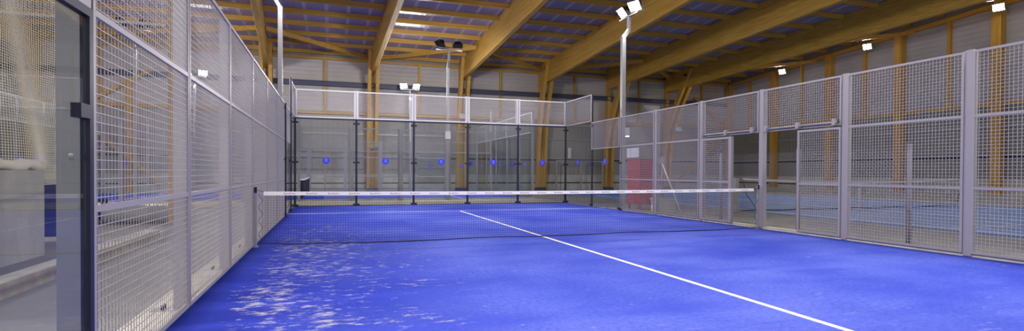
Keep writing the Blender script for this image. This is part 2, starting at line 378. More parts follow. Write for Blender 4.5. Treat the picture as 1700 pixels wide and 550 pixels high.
# small eaves trusses between last frame and end wall
for i, y in enumerate((18.6, 12.6, 6.6)):
    t = thing('eaves_truss', 'timber strut pair by the top of the right end wall, %s from the corner' % ORD[i], 'strut', (29.6, y, Z_BOT(y)+.4), 'timber struts by the right end wall')
    f = fx(frames[6], y)+.14
    MB().bar((f, y, Z_BOT(y)+.3), (XW-.3, y-1.6, Z_DECK(y)-.55), .14, .18).build('long_strut', 'woodX', t)
    MB().bar((f+1.6, y-.5, Z_BOT(y)+.4), (f+2.3, y-2.3, Z_BOT(y)+1.0), .12, .14).build('short_strut', 'woodX', t)
tag(MB().box((8.9, YW-.35, 4.55), (9.55, YW-.3, 5.0)).build('tmp', 'galv'), None) if False else None

# ------------------------------------------------------------------ enclosure pieces
def P3(o, ax, u, z, off=0):
    """point along a wall: origin o, direction ax (0=x,1=y)"""
    return (o[0]+u, o[1]+off, z) if ax == 0 else (o[0]+off, o[1]+u, z)
def wires(ax, fixed, a, b, z0, z1, pitch=.05, w=.004):
    mb = MB()
    nu = max(1, round((b-a)/pitch)); nz = max(1, round((z1-z0)/pitch))
    for i in range(1, nu):
        u = a+(b-a)*i/nu
        p, q = ((u, fixed, z0), (u, fixed, z1)) if ax == 0 else ((fixed, u, z0), (fixed, u, z1))
        mb.bar(p, q, w, w, caps=False)
    for i in range(1, nz):
        z = z0+(z1-z0)*i/nz
        p, q = ((a, fixed+w, z), (b, fixed+w, z)) if ax == 0 else ((fixed+w, a, z), (fixed+w, b, z))
        mb.bar(p, q, w, w, caps=False)
    return mb
def mesh_panel(ax, fixed, a, b, z0, z1, rails, label, group, fw=.035, w=.0043, name='wire_fence', pitch=.05, m='fence'):
    mid = (a+b)/2
    t = thing(name, label, 'fence panel', (mid, fixed, z0) if ax == 0 else (fixed, mid, z0), group)
    mb = MB()
    def bx(a0, b0, za, zb, d=.03):
        if ax == 0: mb.box((a0, fixed-d/2, za), (b0, fixed+d/2, zb))
        else: mb.box((fixed-d/2, a0, za), (fixed+d/2, b0, zb))
    bx(a, b, z0, z0+fw); bx(a, b, z1-fw, z1); bx(a, a+fw, z0+fw, z1-fw); bx(b-fw, b, z0+fw, z1-fw)
    mb.build('frame', m, t)
    for r in rails:
        mb = MB(); bx(a+fw, b-fw, r-fw/2, r+fw/2, .026); mb.build('cross_rail', 'fence', t)
    wires(ax, fixed, a+fw, b-fw, z0+fw, z1-fw, w=(.0052 if (ax == 1 and fixed == XR) else w), pitch=pitch).build('wire_mesh', 'wire' if m == 'fence' else m, t)
    return t
def post(ax, x, y, h, label, group, w=.1, plate=1, m='fence', name='fence_post', z0=0):
    t = thing(name, label, 'post', (x, y, z0), group)
    MB().box((x-w/2, y-w/2, z0+.01), (x+w/2, y+w/2, h)).build('shaft', m, t, bevel=.004)
    if plate:
        sx = plate
        mb = MB().box((min(x, x+sx*.19)-.02, y-.09, z0), (max(x, x+sx*.19)+.02, y+.05, z0+.016)); mb.build('base_plate', 'galv', t)
        for dx, dy in ((.12, -.055), (.12, .02)):
            MB().tube([(x+sx*dx, y+dy, z0+.016), (x+sx*dx, y+dy, z0+.055)], .013, 6).build('bolt', 'dark', t)
    return t
def glass_panel(ax, fixed, a, b, h, label, group, disc=None, m='glass'):
    mid = (a+b)/2
    t = thing('glass_screen', label, 'glass panel', (mid, fixed, 0) if ax == 0 else (fixed, mid, 0), group)
    g = .012
    mb = MB(); (mb.box((a+g, fixed-.005, .03), (b-g, fixed+.005, h)) if ax == 0 else mb.box((fixed-.005, a+g, .03), (fixed+.005, b-g, h)))
    pane = mb.build('glass_sheet', m, t)
    if disc:
        s = -1 if disc > 0 else 1   # side the sticker is stuck on
        c, z, r = mid, 1.575, .115
        def disk(rx, rz, off, nm, mm, cz=z, par=pane, ring=0):
            q = MB(); n = 28; k = 0
            for i in range(n):
                tt = 2*PI*i/n
                for rr in ((1, ring) if ring else (1,)):
                    for o_ in ((off, off+s*.0015)):
                        u, zz = c+rx*rr*math.cos(tt), cz+rz*rr*math.sin(tt)
                        q.v.append((u, fixed+o_, zz) if ax == 0 else (fixed+o_, u, zz))
            if not ring:
                for i in range(n): q.f.append((2*i, 2*((i+1) % n), 2*((i+1) % n)+1, 2*i+1))
                q.f += [tuple(2*i for i in range(n)), tuple(2*i+1 for i in range(n))[::-1]]
            else:
                for i in range(n):
                    A, B = 4*i, 4*((i+1) % n)
                    q.f += [(A, B, B+2, A+2), (A+1, B+1, B+3, A+3), (A, B, B+1, A+1), (A+2, B+2, B+3, A+3)]
            return q.build(nm, mm, par)
        d = disk(r, r, s*.006, 'round_sticker', 'disc', par=t)
        e = disk(.042, .058, s*.008, 'emblem', 'discw', cz=z+.012, par=d, ring=.62)
        e.matrix_parent_inverse = Matrix()
    return t
def fix_parents():
    """sub-parts keep the world position their vertices were written in"""
    bpy.context.view_layer.update()
def glass_post(ax, x, y, h, label, group, w=.06, clamps=True, m='dark'):
    t = thing('glass_post', label, 'post', (x, y, 0), group)
    MB().box((x-w/2, y-.012+.02, 0), (x+w/2, y+.03+.02, h)) .build('shaft', m, t) if ax == 0 else MB().box((x+.008, y-w/2, 0), (x+.05, y+w/2, h)).build('shaft', m, t)
    if clamps:
        for z in [zz for zz in (.05, 1.52, 2.87) if zz < h]:
            q = MB()
            if ax == 0: q.box((x-.11, y-.02, z-.03), (x+.11, y+.02, z+.03))
            else: q.box((x-.02, y-.11, z-.03), (x+.02, y+.11, z+.03))
            q.build('clamp', 'dark', t)
    return t

# ---- left side wall: posts -6..6, mesh 3 m, then glass 2 m (+mesh 2-3), then glass 3 m (+mesh 3-4)
desc = {-6: 'beside the near glass panel', -4: 'nearest one meeting the turf edge', -2: 'third from the camera', 0: 'at the net', 2: 'just past the net', 4: 'second past the net'}
for y in (-4, -2, 0, 2, 4):
    post(1, 0.0, y, 3.02, 'grey steel post of the left fence, ' + desc[y], 'left fence posts', plate=-1, w=.09)
ld = ['between the near glass and the first post', 'second from the camera', 'third from the camera, ending at the net', 'first past the net', 'second past the net', 'third past the net, beside the far glass']
for i, y in enumerate((-6, -4, -2, 0, 2, 4)):
    mesh_panel(1, XL, y+.012, y+1.988, .02, 3.0, (1.0, 2.03), 'tall mesh panel of the left fence, ' + ld[i], 'left fence mesh panels')
mesh_panel(1, XL, -8, -6.012, 2.03, 3.0, (), 'low grey wire mesh panel above the near left glass panel', 'upper mesh panels on the left')
mesh_panel(1, XL, 6.012, 8, 2.03, 3.0, (), 'low grey wire mesh panel above the far left low glass panel', 'upper mesh panels on the left')
mesh_panel(1, XL, 8.01, YF-.03, 3.03, 4.0, (), 'small grey wire mesh wing above the left back corner glass', 'upper mesh panels on the left')
# near glass panel, standing left of the picture
gp = glass_panel(1, XL, -7.99, -6.04, 1.985, 'clear glass panel at the left edge of the picture, netting behind it', None)
q = MB().box((XL-.02, -8, 1.985), (XL+.02, -6.0, 2.03)).box((XL-.02, -6.045, 0), (XL+.02, -6.0, 1.985)); q.build('dark_edge_profile', 'dark', gp)
for z in (.25, 1.50):
    MB().box((XL-.02, -6.16, z-.035), (XL+.025, -6.04, z+.035)).build('clamp', 'dark', gp)
MB().tube([(XL-.03, -6.14, 1.27), (XL-.008, -6.14, 1.27)], .018, 12).build('round_stud', 'galv', gp)
glass_panel(1, XL, 6.02, 7.98, 2.0, 'low clear glass panel of the left wall, first past the mesh fence', 'far left glass panels')
glass_panel(1, XL, 8.02, YF-.02, 3.0, 'tall clear glass panel of the left wall in the back corner', 'far left glass panels')
glass_post(1, XL, 8.0, 4.0, 'thin dark post between the two far left glass panels', 'far left glass posts')
glass_post(1, XL, 6.0, 3.0, 'thin dark post where the left mesh fence meets the far glass', 'far left glass posts')

# ---- far (back) wall: five 3 m panes + mesh 3-4 m
pn = ['leftmost', 'second from the left', 'middle', 'fourth from the left', 'rightmost']
W5 = (XR-XL)/5
for i in range(5):
    a = XL+W5*i; b = a+W5
    glass_panel(0, YF, a+.01, b-.01, 3.0, 'stickered tall glass pane of the back wall, %s of the five' % pn[i], 'back wall glass panes', disc=1)
    mesh_panel(0, YF, a+.02, b-.02, 3.04, 4.0, (), 'mesh panel on top of the back glass wall, %s of five' % pn[i], 'back wall upper mesh panels', fw=.045, m='pale')
nm = ['at the left back corner', 'first from the left corner', 'second from the left corner', 'third from the left corner', 'fourth from the left corner', 'at the right back corner']
for i in range(6):
    x = XL+W5*i
    glass_post(0, x, YF, 3.03, 'thin dark post with clamps in the back glass wall, ' + nm[i], 'dark posts of the back glass wall', w=.075)
for i in range(1, 5):
    x = XL+W5*i
    tag(MB().box((x-.085, YF+.02, 3.0), (x+.085, YF+.09, 4.02)).build('mesh_post', 'pale'), 'short pale flat post on top of the back glass wall, ' + nm[i], 'post', 'short posts on the back wall')
tag(MB().box((XL, YF-.02, 2.985), (XR, YF+.03, 3.028)).build('glass_rail', 'dark'), 'dark rail along the top of the back glass wall', 'rail')

# ---- right side wall
glass_panel(1, XR, 8.02, YF-.02, 3.0, 'tall clear glass panel in the right back corner with a sticker', 'far right glass panels', disc=1)
glass_panel(1, XR, 6.02, 7.98, 2.0, 'low clear glass panel of the right wall with a sticker', 'far right glass panels', disc=1)
mesh_panel(1, XR, 8.01, YF-.03, 3.03, 4.0, (), 'wire mesh wing above the right back corner glass', 'upper mesh panels on the right')
mesh_panel(1, XR, 6.03, 7.99, 2.03, 3.0, (), 'wire mesh panel above the low right glass panel', 'upper mesh panels on the right')
glass_post(1, XR, 8.0, 4.0, 'thin dark post between the two far right glass panels', 'far right glass posts')
glass_post(1, XR, 6.0, 2.02, 'thin dark post at the end of the low right glass panel', 'far right glass posts')
rd = {4: 'between the red cabinet and the broom', 2: 'left of the open sliding doors', 0: 'holding the net', -2: 'right of the doorways', -4: 'rightmost in the picture'}
for y in (4, 2, 0, -2, -4):
    post(1, XR+.06, y, 3.02, 'wide grey steel post of the right fence, ' + rd[y], 'right fence posts', w=.11, plate=1)
mesh_panel(1, XR, 4.055, 5.97, .05, 3.0, (1.0, 2.05), 'tall wire mesh panel of the right fence in front of the red cabinet', 'right fence mesh panels')
mesh_panel(1, XR, 2.055, 3.945, .05, 3.0, (1.0, 2.05), 'tall wire mesh panel of the right fence in front of the broom', 'right fence mesh panels')
mesh_panel(1, XR, .055, 1.945, 2.09, 3.0, (), 'upper wire mesh panel of the right fence over the doorway past the net', 'right fence mesh panels')
mesh_panel(1, XR, -1.945, -.055, 2.09, 3.0, (), 'upper wire mesh panel of the right fence over the nearer doorway', 'right fence mesh panels')
mesh_panel(1, XR, -3.945, -2.055, .05, 3.0, (1.0, 2.05), 'tall wire mesh panel between the two rightmost fence posts', 'right fence mesh panels')
mesh_panel(1, XR, -5.95, -4.055, .05, 3.0, (1.0, 2.05), 'tall wire mesh panel at the right edge of the picture', 'right fence mesh panels')
d1 = mesh_panel(1, XR-.0, .93, 1.94, .05, 2.06, (1.0,), 'grey mesh sliding door past the net, standing open', 'sliding mesh doors', name='sliding_door', fw=.05)
d1['category'] = 'door'
MB().box((XR-.02, .88, .05), (XR+.05, .93, 2.06)).build('door_stile', 'fence', d1)
d2 = mesh_panel(1, XR-.0, -1.94, -.98, .05, 2.06, (1.0,), 'grey mesh sliding door on the camera side of the net, standing open', 'sliding mesh doors', name='sliding_door', fw=.04)
d2['category'] = 'door'
for y0, y1, l in ((.13, 1.9, 'past the net'), (-1.9, -.17, 'on the camera side of the net')):
    t = thing('door_track', 'round sliding door tube above the doorway ' + l, 'door track', (XR-.07, (y0+y1)/2, 2.14), 'sliding door tracks')
    MB().tube([(XR-.07, y0, 2.145), (XR-.07, y1, 2.145)], .017, 10).build('tube', 'galv', t, smooth=True)
    for y in (y0+.05, (y0+y1)/2, y1-.05):
        MB().box((XR-.1, y-.03, 2.10), (XR-.016, y+.03, 2.21)).build('bracket', 'fence', t)

# ------------------------------------------------------------------ light poles
def floodlight(t, c, aim, lit, sub='floodlight'):
    """box floodlight with fins, glass in front; c centre, aim = direction the lamp faces"""
    aim = Vector(aim).normalized(); c = Vector(c)
    r = aim.cross(Vector((0, 0, 1))).normalized(); u = r.cross(aim).normalized()
    def pt(a, b, d): return tuple(c + r*a + u*b + aim*d)
    def frustum(w0, h0, d0, w1, h1, d1):
        q = MB(); 
        for (w, h, d) in ((w0, h0, d0), (w1, h1, d1)):
            for a, b in ((-1,-1),(1,-1),(1,1),(-1,1)): q.v.append(pt(a*w/2, b*h/2, d))
        q.f = [(3,2,1,0),(4,5,6,7),(0,1,5,4),(1,2,6,5),(2,3,7,6),(3,0,4,7)]; return q
    body = frustum(.26, .2, -.13, .44, .34, .05).build(sub, 'black', t, bevel=.008)
    fins = MB()
    for i in range(-3, 4):
        a = i*.034
        k = len(fins.v)
        for d in (-.19, -.12):
            for aa, bb in ((-.005, -.09), (.005, -.09), (.005, .09), (-.005, .09)): fins.v.append(pt(a+aa, bb, d))
        fins.f += [tuple(k+j for j in q) for q in ((3,2,1,0),(4,5,6,7),(0,1,5,4),(1,2,6,5),(2,3,7,6),(3,0,4,7))]
    fins.build('cooling_fins', 'black', body)
    frustum(.40, .30, .051, .40, .30, .058).build('lens', 'lens' if lit else 'glass', body)
    br = MB(); br.bar(pt(-.24, 0, 0), pt(-.24, -.24, -.02), .012, .04).bar(pt(.24, 0, 0), pt(.24, -.24, -.02), .012, .04).bar(pt(-.24, -.24, -.02), pt(.24, -.24, -.02), .04, .012)
    br.build('bracket', 'galv', body)
def light(name, loc, aim, power, ang=150, size=.2, col=(1, .965, .92), parent=None):
    L = bpy.data.lights.new(name, 'SPOT'); L.energy = power; L.spot_size = math.radians(ang); L.spot_blend = .6; L.shadow_soft_size = size; L.color = col
    o = bpy.data.objects.new(name, L); C.objects.link(o); o.location = loc
    o.rotation_euler = Vector(aim).to_track_quat('-Z', 'Y').to_euler()
    if parent: o.parent = parent; o.matrix_parent_inverse = Matrix.Translation(-parent.location)
    return o
def light_pole(x, y, out, along, aim, lit, label, P, z0=0, w=.13, kink_z=5.6):
    """out = horizontal kink vector, along = axis of the T bar"""
    t = thing('light_pole', label, 'light pole', (x, y, z0), 'kinked floodlight poles')
    out = Vector(out); al = Vector(along)
    a = Vector((x, y, kink_z)); b = a+out+Vector((0, 0, .22)); c = b+Vector((0, 0, .45))
    m = MB().box((x-w/2, y-w/2, z0), (x+w/2, y+w/2, kink_z)); m.bar(a-Vector((0, 0, .03)), b, w*.9, w*.8).bar(b-Vector((0, 0, .02)), c, .09, .09); m.build('shaft', 'galv', t)
    MB().bar(c-al*.57, c+al*.57, .05, .05).build('crossbar', 'galv', t)
    MB().box((x-w/2-.01, y-.13, z0), (x+w/2, y+.13, z0+.02)).build('base_plate', 'galv', t)
    for s in (-1, 1):
        p = c+al*.38*s+Vector((0, 0, .24)); ai = Vector(aim)+al*.18*s
        floodlight(t, p, ai, lit)
        if P: light('floodlight_beam', p+ai.normalized()*.1, ai, P, parent=t)
    return t
PW = 1120
light_pole(-.04, 6, (-.15, 0, 0), (0, 1, 0), (.75, 0, -.62), True, 'kinked grey floodlight pole behind the far end of the left fence', PW, kink_z=5.52, w=.11)
lp = light_pole(XR+.1, 6, (.2, 0, 0), (0, 1, 0), (-.75, -.12, -.62), True, 'kinked grey floodlight pole of the right fence with two lit lamps', PW, kink_z=5.6)
light_pole(-.012, -6, (-.19, 0, 0), (0, 1, 0), (.75, 0, -.62), True, 'grey light pole standing behind the near glass panel at the left', PW*1.2, w=.1)
light_pole(XR+.1, -6, (.2, 0, 0), (0, 1, 0), (-.75, 0, -.62), True, 'grey light pole of the near right court side', PW*1.2)
light_pole(6.0, 13.62, (0, -.2, 0), (1, 0, 0), (0, .75, -.62), True, 'thin light pole behind the back glass wall, its lamps seen from behind', PW, w=.1, kink_z=5.75)
light_pole(-5.55, 13.62, (0, -.2, 0), (1, 0, 0), (0, .75, -.62), True, 'thin light pole behind the left fence, its lamps seen from behind', PW, w=.1, kink_z=5.6)
light_pole(5.8, 23.9, (0, .2, 0), (1, 0, 0), (0, -.75, -.62), True, 'distant light pole with two lit lamps above the back glass wall', PW, w=.1, kink_z=5.6)
light_pole(-5.85, 23.9, (0, .2, 0), (1, 0, 0), (0, -.75, -.62), True, 'distant light pole with two lit lamps seen through the left fence', PW, w=.1, kink_z=5.7)
# lamp box on the thin pole
tag(MB().box((5.88, 13.50, 2.62), (6.10, 13.565, 2.95)).build('junction_box', 'white'), 'small pale box on the thin light pole behind the back glass', 'box')
# lamps of the tennis hall on the right end wall
for (y, z), l in zip(((19.35, 8.1), (13.27, 8.45), (6.94, 8.85)), ('leftmost and farthest', 'middle', 'rightmost and nearest')):
    t = thing('wall_floodlight', 'lit floodlight high on the right end wall, %s of the three' % l, 'floodlight', (30.3, y, z), 'lit floodlights on the right end wall')
    MB().bar((30.3, y, z), (XW-.1, y, z), .06, .06).build('arm', 'galv', t)
    floodlight(t, (30.1, y, z), (-.8, -.25, -.45), True, 'housing')
    light('floodlight_beam', (29.9, y, z-.1), (-.8, -.2, -.6), 800, ang=130, parent=t)

# ------------------------------------------------------------------ nets
def net_grid(ax, fixed, a, b, top, bot, pitch=.042, w=.0028, sag=None):
    mb = MB(); n = int((b-a)/pitch); nz = int((top(.5)-bot(.5))/pitch)
    def pt(i, j):
        u = i/n; x = a+(b-a)*u; z = bot(u)+(top(u)-bot(u))*j/nz; off = sag(u, j/nz) if sag else 0
        return (x, fixed+off, z) if ax == 0 else (fixed+off, x, z)
    def strip(pts):
        k = len(mb.v)
        for p in pts:
            for c in range(3):
                t = 2*PI*c/3
                if ax == 0: mb.v.append((p[0]+vertical*w*.6*math.cos(t), p[1]+w*.6*math.sin(t), p[2]+(1-vertical)*w*.6*math.cos(t)))
                else: mb.v.append((p[0]+w*.6*math.sin(t), p[1]+vertical*w*.6*math.cos(t), p[2]+(1-vertical)*w*.6*math.cos(t)))
        for i in range(len(pts)-1):
            for c in range(3): mb.f.append((k+3*i+c, k+3*i+(c+1) % 3, k+3*i+3+(c+1) % 3, k+3*i+3+c))
    vertical = 1
    for i in range(n+1): strip([pt(i, j) for j in range(0, nz+1, max(1, nz//4))] + ([pt(i, nz)] if nz % max(1, nz//4) else []))
    vertical = 0
    for j in range(nz+1): strip([pt(i, j) for i in range(0, n+1, 4)] + ([pt(n, j)] if n % 4 else []))
    return mb
net = thing('padel_net', 'long black padel net with a white printed band across the blue court', 'net', (5, 0, 0))
topf = lambda u: .855+.022*(2*u-1)**2*(1 if abs(2*u-1) > 0 else 0) - .0
botf = lambda u: .012+.012*math.sin(u*21)+.05*max(0, 1-u*20)
net_grid(0, 0, .2, 9.93, lambda u: topf(u)-.055, botf, sag=lambda u, v: .02*math.sin(u*9)*(1-v)).build('net_mesh', 'net', net)
q = MB(); N = 60
for i in range(N):
    u0, u1 = i/N, (i+1)/N
    x0, x1 = .22+9.66*u0, .22+9.66*u1
    for (x, u) in ((x0, u0), (x1, u1)):
        for dy in (-.006, .006):
            q.v += [(x, dy, topf(u)-.058), (x, dy, topf(u)+.002)]
    k = i*8
    q.f += [(k, k+4, k+5, k+1), (k+2, k+3, k+7, k+6), (k+1, k+5, k+7, k+3), (k, k+2, k+6, k+4)]
q.f += [(0, 1, 3, 2), (8*N-4, 8*N-2, 8*N-1, 8*N-3)]
band = q.build('white_band', 'band', net)
# little printed marks, too small to read, repeated along the band
mk = MB()
x = .52
while x < 9.6:
    u = (x-.22)/9.66; z = topf(u)-.030; xx = x
    for j in range(10):
        wd = (.016, .011, .012, .008, .010, .014, .009, .012, .011, .012)[j]; hh = (.026, .016, .016, .016, .020, .022, .016, .020, .016, .016)[j]
        dz = (-.006 if j == 1 else 0)
        mk.box((xx, -.0072, z-.011+dz), (xx+wd*.42, -.006, z-.011+hh)); mk.box((xx, -.0072, z-.011+hh-.006), (xx+wd*.95, -.006, z-.011+hh))
        if j % 2 == 0: mk.box((xx+wd*.6, -.0072, z-.011), (xx+wd*.95, -.006, z-.011+hh*.6))
        xx += wd+.006
    x += .335
mk.build('printed_lettering', 'ink', band)
# cables, end lacing
MB().tube([(.13, 0, .90), (.22, 0, topf(0))], .005, 6).tube([(9.86, 0, topf(1)-.02), (9.98, 0, .87)], .008, 6).build('net_cable', 'black', net)
MB().tube([(XL+(9.9)*i/60+.1, -.005+.006*math.sin(i*1.3), max(.014, botf(i/60)+.004)) for i in range(61)], .009, 6).build('bottom_cord', 'net', net)
for xe, l, ph in ((.14, -1, 0), (9.97, 1, 1)):
    pts = [(xe-l*(.035+.03*math.sin(j*.9+ph)), .003*math.cos(j*1.7), .04+.80*j/26) for j in range(27)]
    MB().tube(pts, .004, 6).build('end_lacing', 'black', net)
for x, l in ((.105, 'left'), (9.985, 'right')):
    t = thing('net_post', 'slim grey net post at the %s end of the padel net' % l, 'net post', (x, 0, 0), 'net posts')
    MB().box((x-.018, -.018, 0), (x+.018, .022, .93)).build('shaft', 'galv', t)
    MB().box((x-.022, -.025, .86), (x+.022, -.018, .95)).build('hook_plate', 'black', t)
    MB().box((x-.04, -.06, 0), (x+.035, .06, .012)).build('base_plate', 'galv', t)

# net of the second court, seen end-on, with its posts
n2 = thing('padel_net', 'black net of the second court, seen end-on through the back glass', 'net', (0, 18.75, 0))
tf2 = lambda u: .85+.05*(2*u-1)**2
net_grid(1, .02, 13.9, 23.6, lambda u: tf2(u)-.055, lambda u: .02, pitch=.07, w=.005).build('net_mesh', 'net', n2)
q = MB()
for i in range(20):
    u0, u1 = i/20, (i+1)/20
    q.bar((.02, 13.9+9.7*u0, tf2(u0)-.03), (.02, 13.9+9.7*u1, tf2(u1)-.03), .014, .06)
q.build('white_band', 'band', n2)

# tennis net
tn = thing('tennis_net', 'low black tennis net on the pale blue court behind the right fence', 'net', (tc, ty, 0))
def ttop(u): return .93+.12*(2*u-1)**2
net_grid(0, ty, tc-5.0, tc+5.0, lambda u: ttop(u)-.05, lambda u: .02, pitch=.06, w=.0035).build('net_mesh', 'net', tn)
q = MB()
for i in range(24):
    u0, u1 = i/24, (i+1)/24; q.bar((tc-5+10*u0, ty, ttop(u0)-.025), (tc-5+10*u1, ty, ttop(u1)-.025), .014, .06)
q.build('white_band', 'band', tn)
MB().box((tc-.03, ty-.012, 0), (tc+.03, ty+.012, .93)).build('centre_strap', 'band', tn)
MB().tube([(tc-5+10*i/30, ty, .02+.012*math.sin(i)) for i in range(31)], .02, 6).build('bottom_cord', 'net', tn)
MB().tube([(tc-5.0, ty-.02, .95), (tc-4.85, ty-.03, .5), (tc-4.5, ty-.04, .12), (tc-4.1, ty-.03, .04)], .012, 6).build('slack_cord', 'black', tn)
MB().tube([(tc+4.9, ty-.02, .10), (tc+5.2, ty-.03, .95)], .012, 6).build('tension_strap', 'black', tn)
for x, l in ((tc-5.25, 'left'), (tc+5.25, 'right')):
    t = thing('tennis_post', 'grey square post at the %s end of the tennis net' % l, 'net post', (x, ty, 0), 'tennis net posts')
    MB().box((x-.06, ty-.06, 0), (x+.06, ty+.06, 1.07)).build('shaft', 'plinth', t); MB().box((x-.07, ty-.07, 1.07), (x+.07, ty+.07, 1.09)).build('cap', 'dark', t)

# ------------------------------------------------------------------ second court enclosure (behind the back glass)
Y2, Y3 = 13.75, 23.75
for k, x in enumerate((-6, -4, -2, 0, 2, 4)):
    if x > -12:
        lab = 'grey post of the second court near side, %s from the left' % ORD[k]
        t = post(0, x, Y2-.06, 3.02, lab, 'near posts of the second court', w=.1, plate=0, m='fence2')
        MB().box((x-.13, Y2-.13, 0), (x+.13, Y2+.02, .015)).build('base_plate', 'galv', t)
    mesh_panel(0, Y2, x+.06, x+1.94, .05 if x not in (0, -2) else 2.09, 3.0, (1.0, 2.05) if x not in (0, -2) else (), 'wire mesh panel on the near side of the second court, %s from the left' % ORD[k], 'near mesh panels of the second court', fw=.05, m='fence2', w=.0035)
    t = post(0, x, Y3+.06, 3.02, 'grey post of the second court far side, %s from the left' % ORD[k], 'far posts of the second court', w=.1, plate=0, m='fence2')
    mesh_panel(0, Y3, x+.06, x+1.94, .05, 3.0, (1.0, 2.05), 'wire mesh panel on the far side of the second court, %s from the left' % ORD[k], 'far mesh panels of the second court', fw=.05, m='fence2', w=.0035)
post(0, 6.12, Y2-.0, 3.02, 'grey post of the second court beside the thin light pole', 'near posts of the second court', plate=0, w=.08)
post(0, 6, Y3+.06, 3.02, 'grey post at the end of the far mesh of the second court', 'far posts of the second court', plate=0)
dd = mesh_panel(0, Y2, .95, 1.94, .05, 2.06, (1.0,), 'sliding mesh door of the second court, right of its net', 'second court mesh doors', name='sliding_door', fw=.05); dd['category'] = 'door'
dd = mesh_panel(0, Y2, -1.94, -.95, .05, 2.06, (1.0,), 'sliding mesh door of the second court, left of its net', 'second court mesh doors', name='sliding_door', fw=.05); dd['category'] = 'door'
for Y, nmY in ((Y2, 'near'), (Y3, 'far')):
    for s, ns in ((1, 'right'), (-1, 'left')):
        a, b = sorted((6*s, 8*s)); glass_panel(0, Y, a+.05, b-.02, 2.0, 'low glass panel of the second court, %s side, %s end' % (nmY, ns), 'second court glass panels', disc=1)
        mesh_panel(0, Y, a+.05, b-.02, 2.03, 3.0, (), 'wire mesh above the low glass of the second court, %s side, %s end' % (nmY, ns), 'second court upper mesh', fw=.05, m='fence2', w=.0035)
        a, b = sorted((8*s, 10*s)); glass_panel(0, Y, a+.02, b-.02, 3.0, 'tall corner glass panel of the second court, %s side, %s end' % (nmY, ns), 'second court glass panels', disc=1)
        mesh_panel(0, Y, a+.02, b-.02, 3.03, 4.0, (), 'wire mesh wing above the corner glass of the second court, %s side, %s end' % (nmY, ns), 'second court upper mesh', fw=.05, m='fence2', w=.0035)
        post(0, 8*s, Y+.05, 3.9, 'slim post between the end glass panels of the second court, %s side, %s end' % (nmY, ns), 'second court slim posts', plate=0, w=.06)
        post(0, 10*s, Y+.06, 4.02, 'corner post of the second court, %s side, %s end' % (nmY, ns), 'second court corner posts', plate=0, w=.1)
for s, ns in ((1, 'right'), (-1, 'left')):
    for k in range(5):
        a = Y2+.05+1.98*k
        glass_panel(1, 10*s, a+.02, a+1.96, 3.0, 'tall end glass pane of the second court at its %s end, %s from the camera' % (ns, ORD[k]), 'second court end panes', disc=1)
        mesh_panel(1, 10*s, a+.02, a+1.96, 3.03, 4.0, (), 'wire mesh above the %s end glass of the second court, %s from the camera' % (ns, ORD[k]), 'second court end mesh', fw=.05, m='fence2', w=.0035)
        if k:
            post(1, 10*s+.05*s, a-.01, 4.0, 'slim post of the %s glass end of the second court, %s from the camera' % (ns, ORD[k-1]), 'second court end posts', plate=0, w=.06)

# ------------------------------------------------------------------ chain-link fence by the tennis court
def chainlink(mb, ax, fixed, a, b, z0, z1, p=.075, w=.003):
    n = int((b-a+z1-z0)/p)
    for i in range(n):
        for s in (0, 1):
            u0 = a + i*p - (z1-z0) if s == 0 else a + i*p
            # line u = u0 + (z-z0) (s=0) or u0 - (z-z0) (s=1)
            pts = []
            for z in (z0, z1):
                pts.append((u0+(z-z0) if s == 0 else u0-(z-z0), z))
            (ua, za), (ub, zb) = pts
            if ua > ub: (ua, za), (ub, zb) = (ub, zb), (ua, za)
            if ub <= a or ua >= b: continue
            if ua < a: za += (zb-za)*(a-ua)/(ub-ua); ua = a
            if ub > b: zb = za+(zb-za)*(b-ua)/(ub-ua); ub = b
            q = (lambda u, z: (u, fixed, z)) if ax == 0 else (lambda u, z: (fixed, u, z))
            mb.bar(q(ua, za), q(ub, zb), w, w, caps=False)
cl_ = {-2.54: 'behind the right fence, rightmost', -.15: 'standing in the nearer doorway', 2.32: 'behind the far sliding door', 4.96: 'behind the broom'}
ys = sorted(cl_)
for y in ys:
    t = thing('chainlink_post', 'dark grey round post of the low chain-link fence, ' + cl_[y], 'post', (10.95, y, 0), 'chain-link fence posts')
    MB().tube([(10.95, y, -.03), (10.95, y, 1.75)], .042, 12).build('shaft', mat('post_grey', (.22, .21, .25), .5) if 'pg' not in M else M['pg'], t, smooth=True)
    MB().tube([(10.95, y, 1.75), (10.95, y, 1.785)], [.05, .03], 12).build('cap', 'black', t)
for i in range(3):
    mb = MB(); chainlink(mb, 1, 10.95, ys[i]+.05, ys[i+1]-.05, .05, 1.68)
    tag(mb.build('chainlink_mesh', 'galv'), 'sheet of chain-link netting behind the right fence, %s from the camera' % ORD[i], 'chain-link netting', 'chain-link netting sheets')
# posts and rail standing far behind, in front of the far wall
for i, x in enumerate((15.85, 17.7, 19.35)):
    t = thing('chainlink_post', 'distant grey round post by the far wall, %s from the left of three' % ORD[i], 'post', (x, 24.6, 0), 'distant fence posts')
    MB().tube([(x, 24.6, -.03), (x, 24.6, 2.0)], .06, 10).build('shaft', 'fence', t)
tag(MB().box((15.85, 24.57, 1.98), (19.35, 24.63, 2.05)).build('fence_rail', 'fence'), 'distant grey top rail joining the posts by the far wall', 'rail')

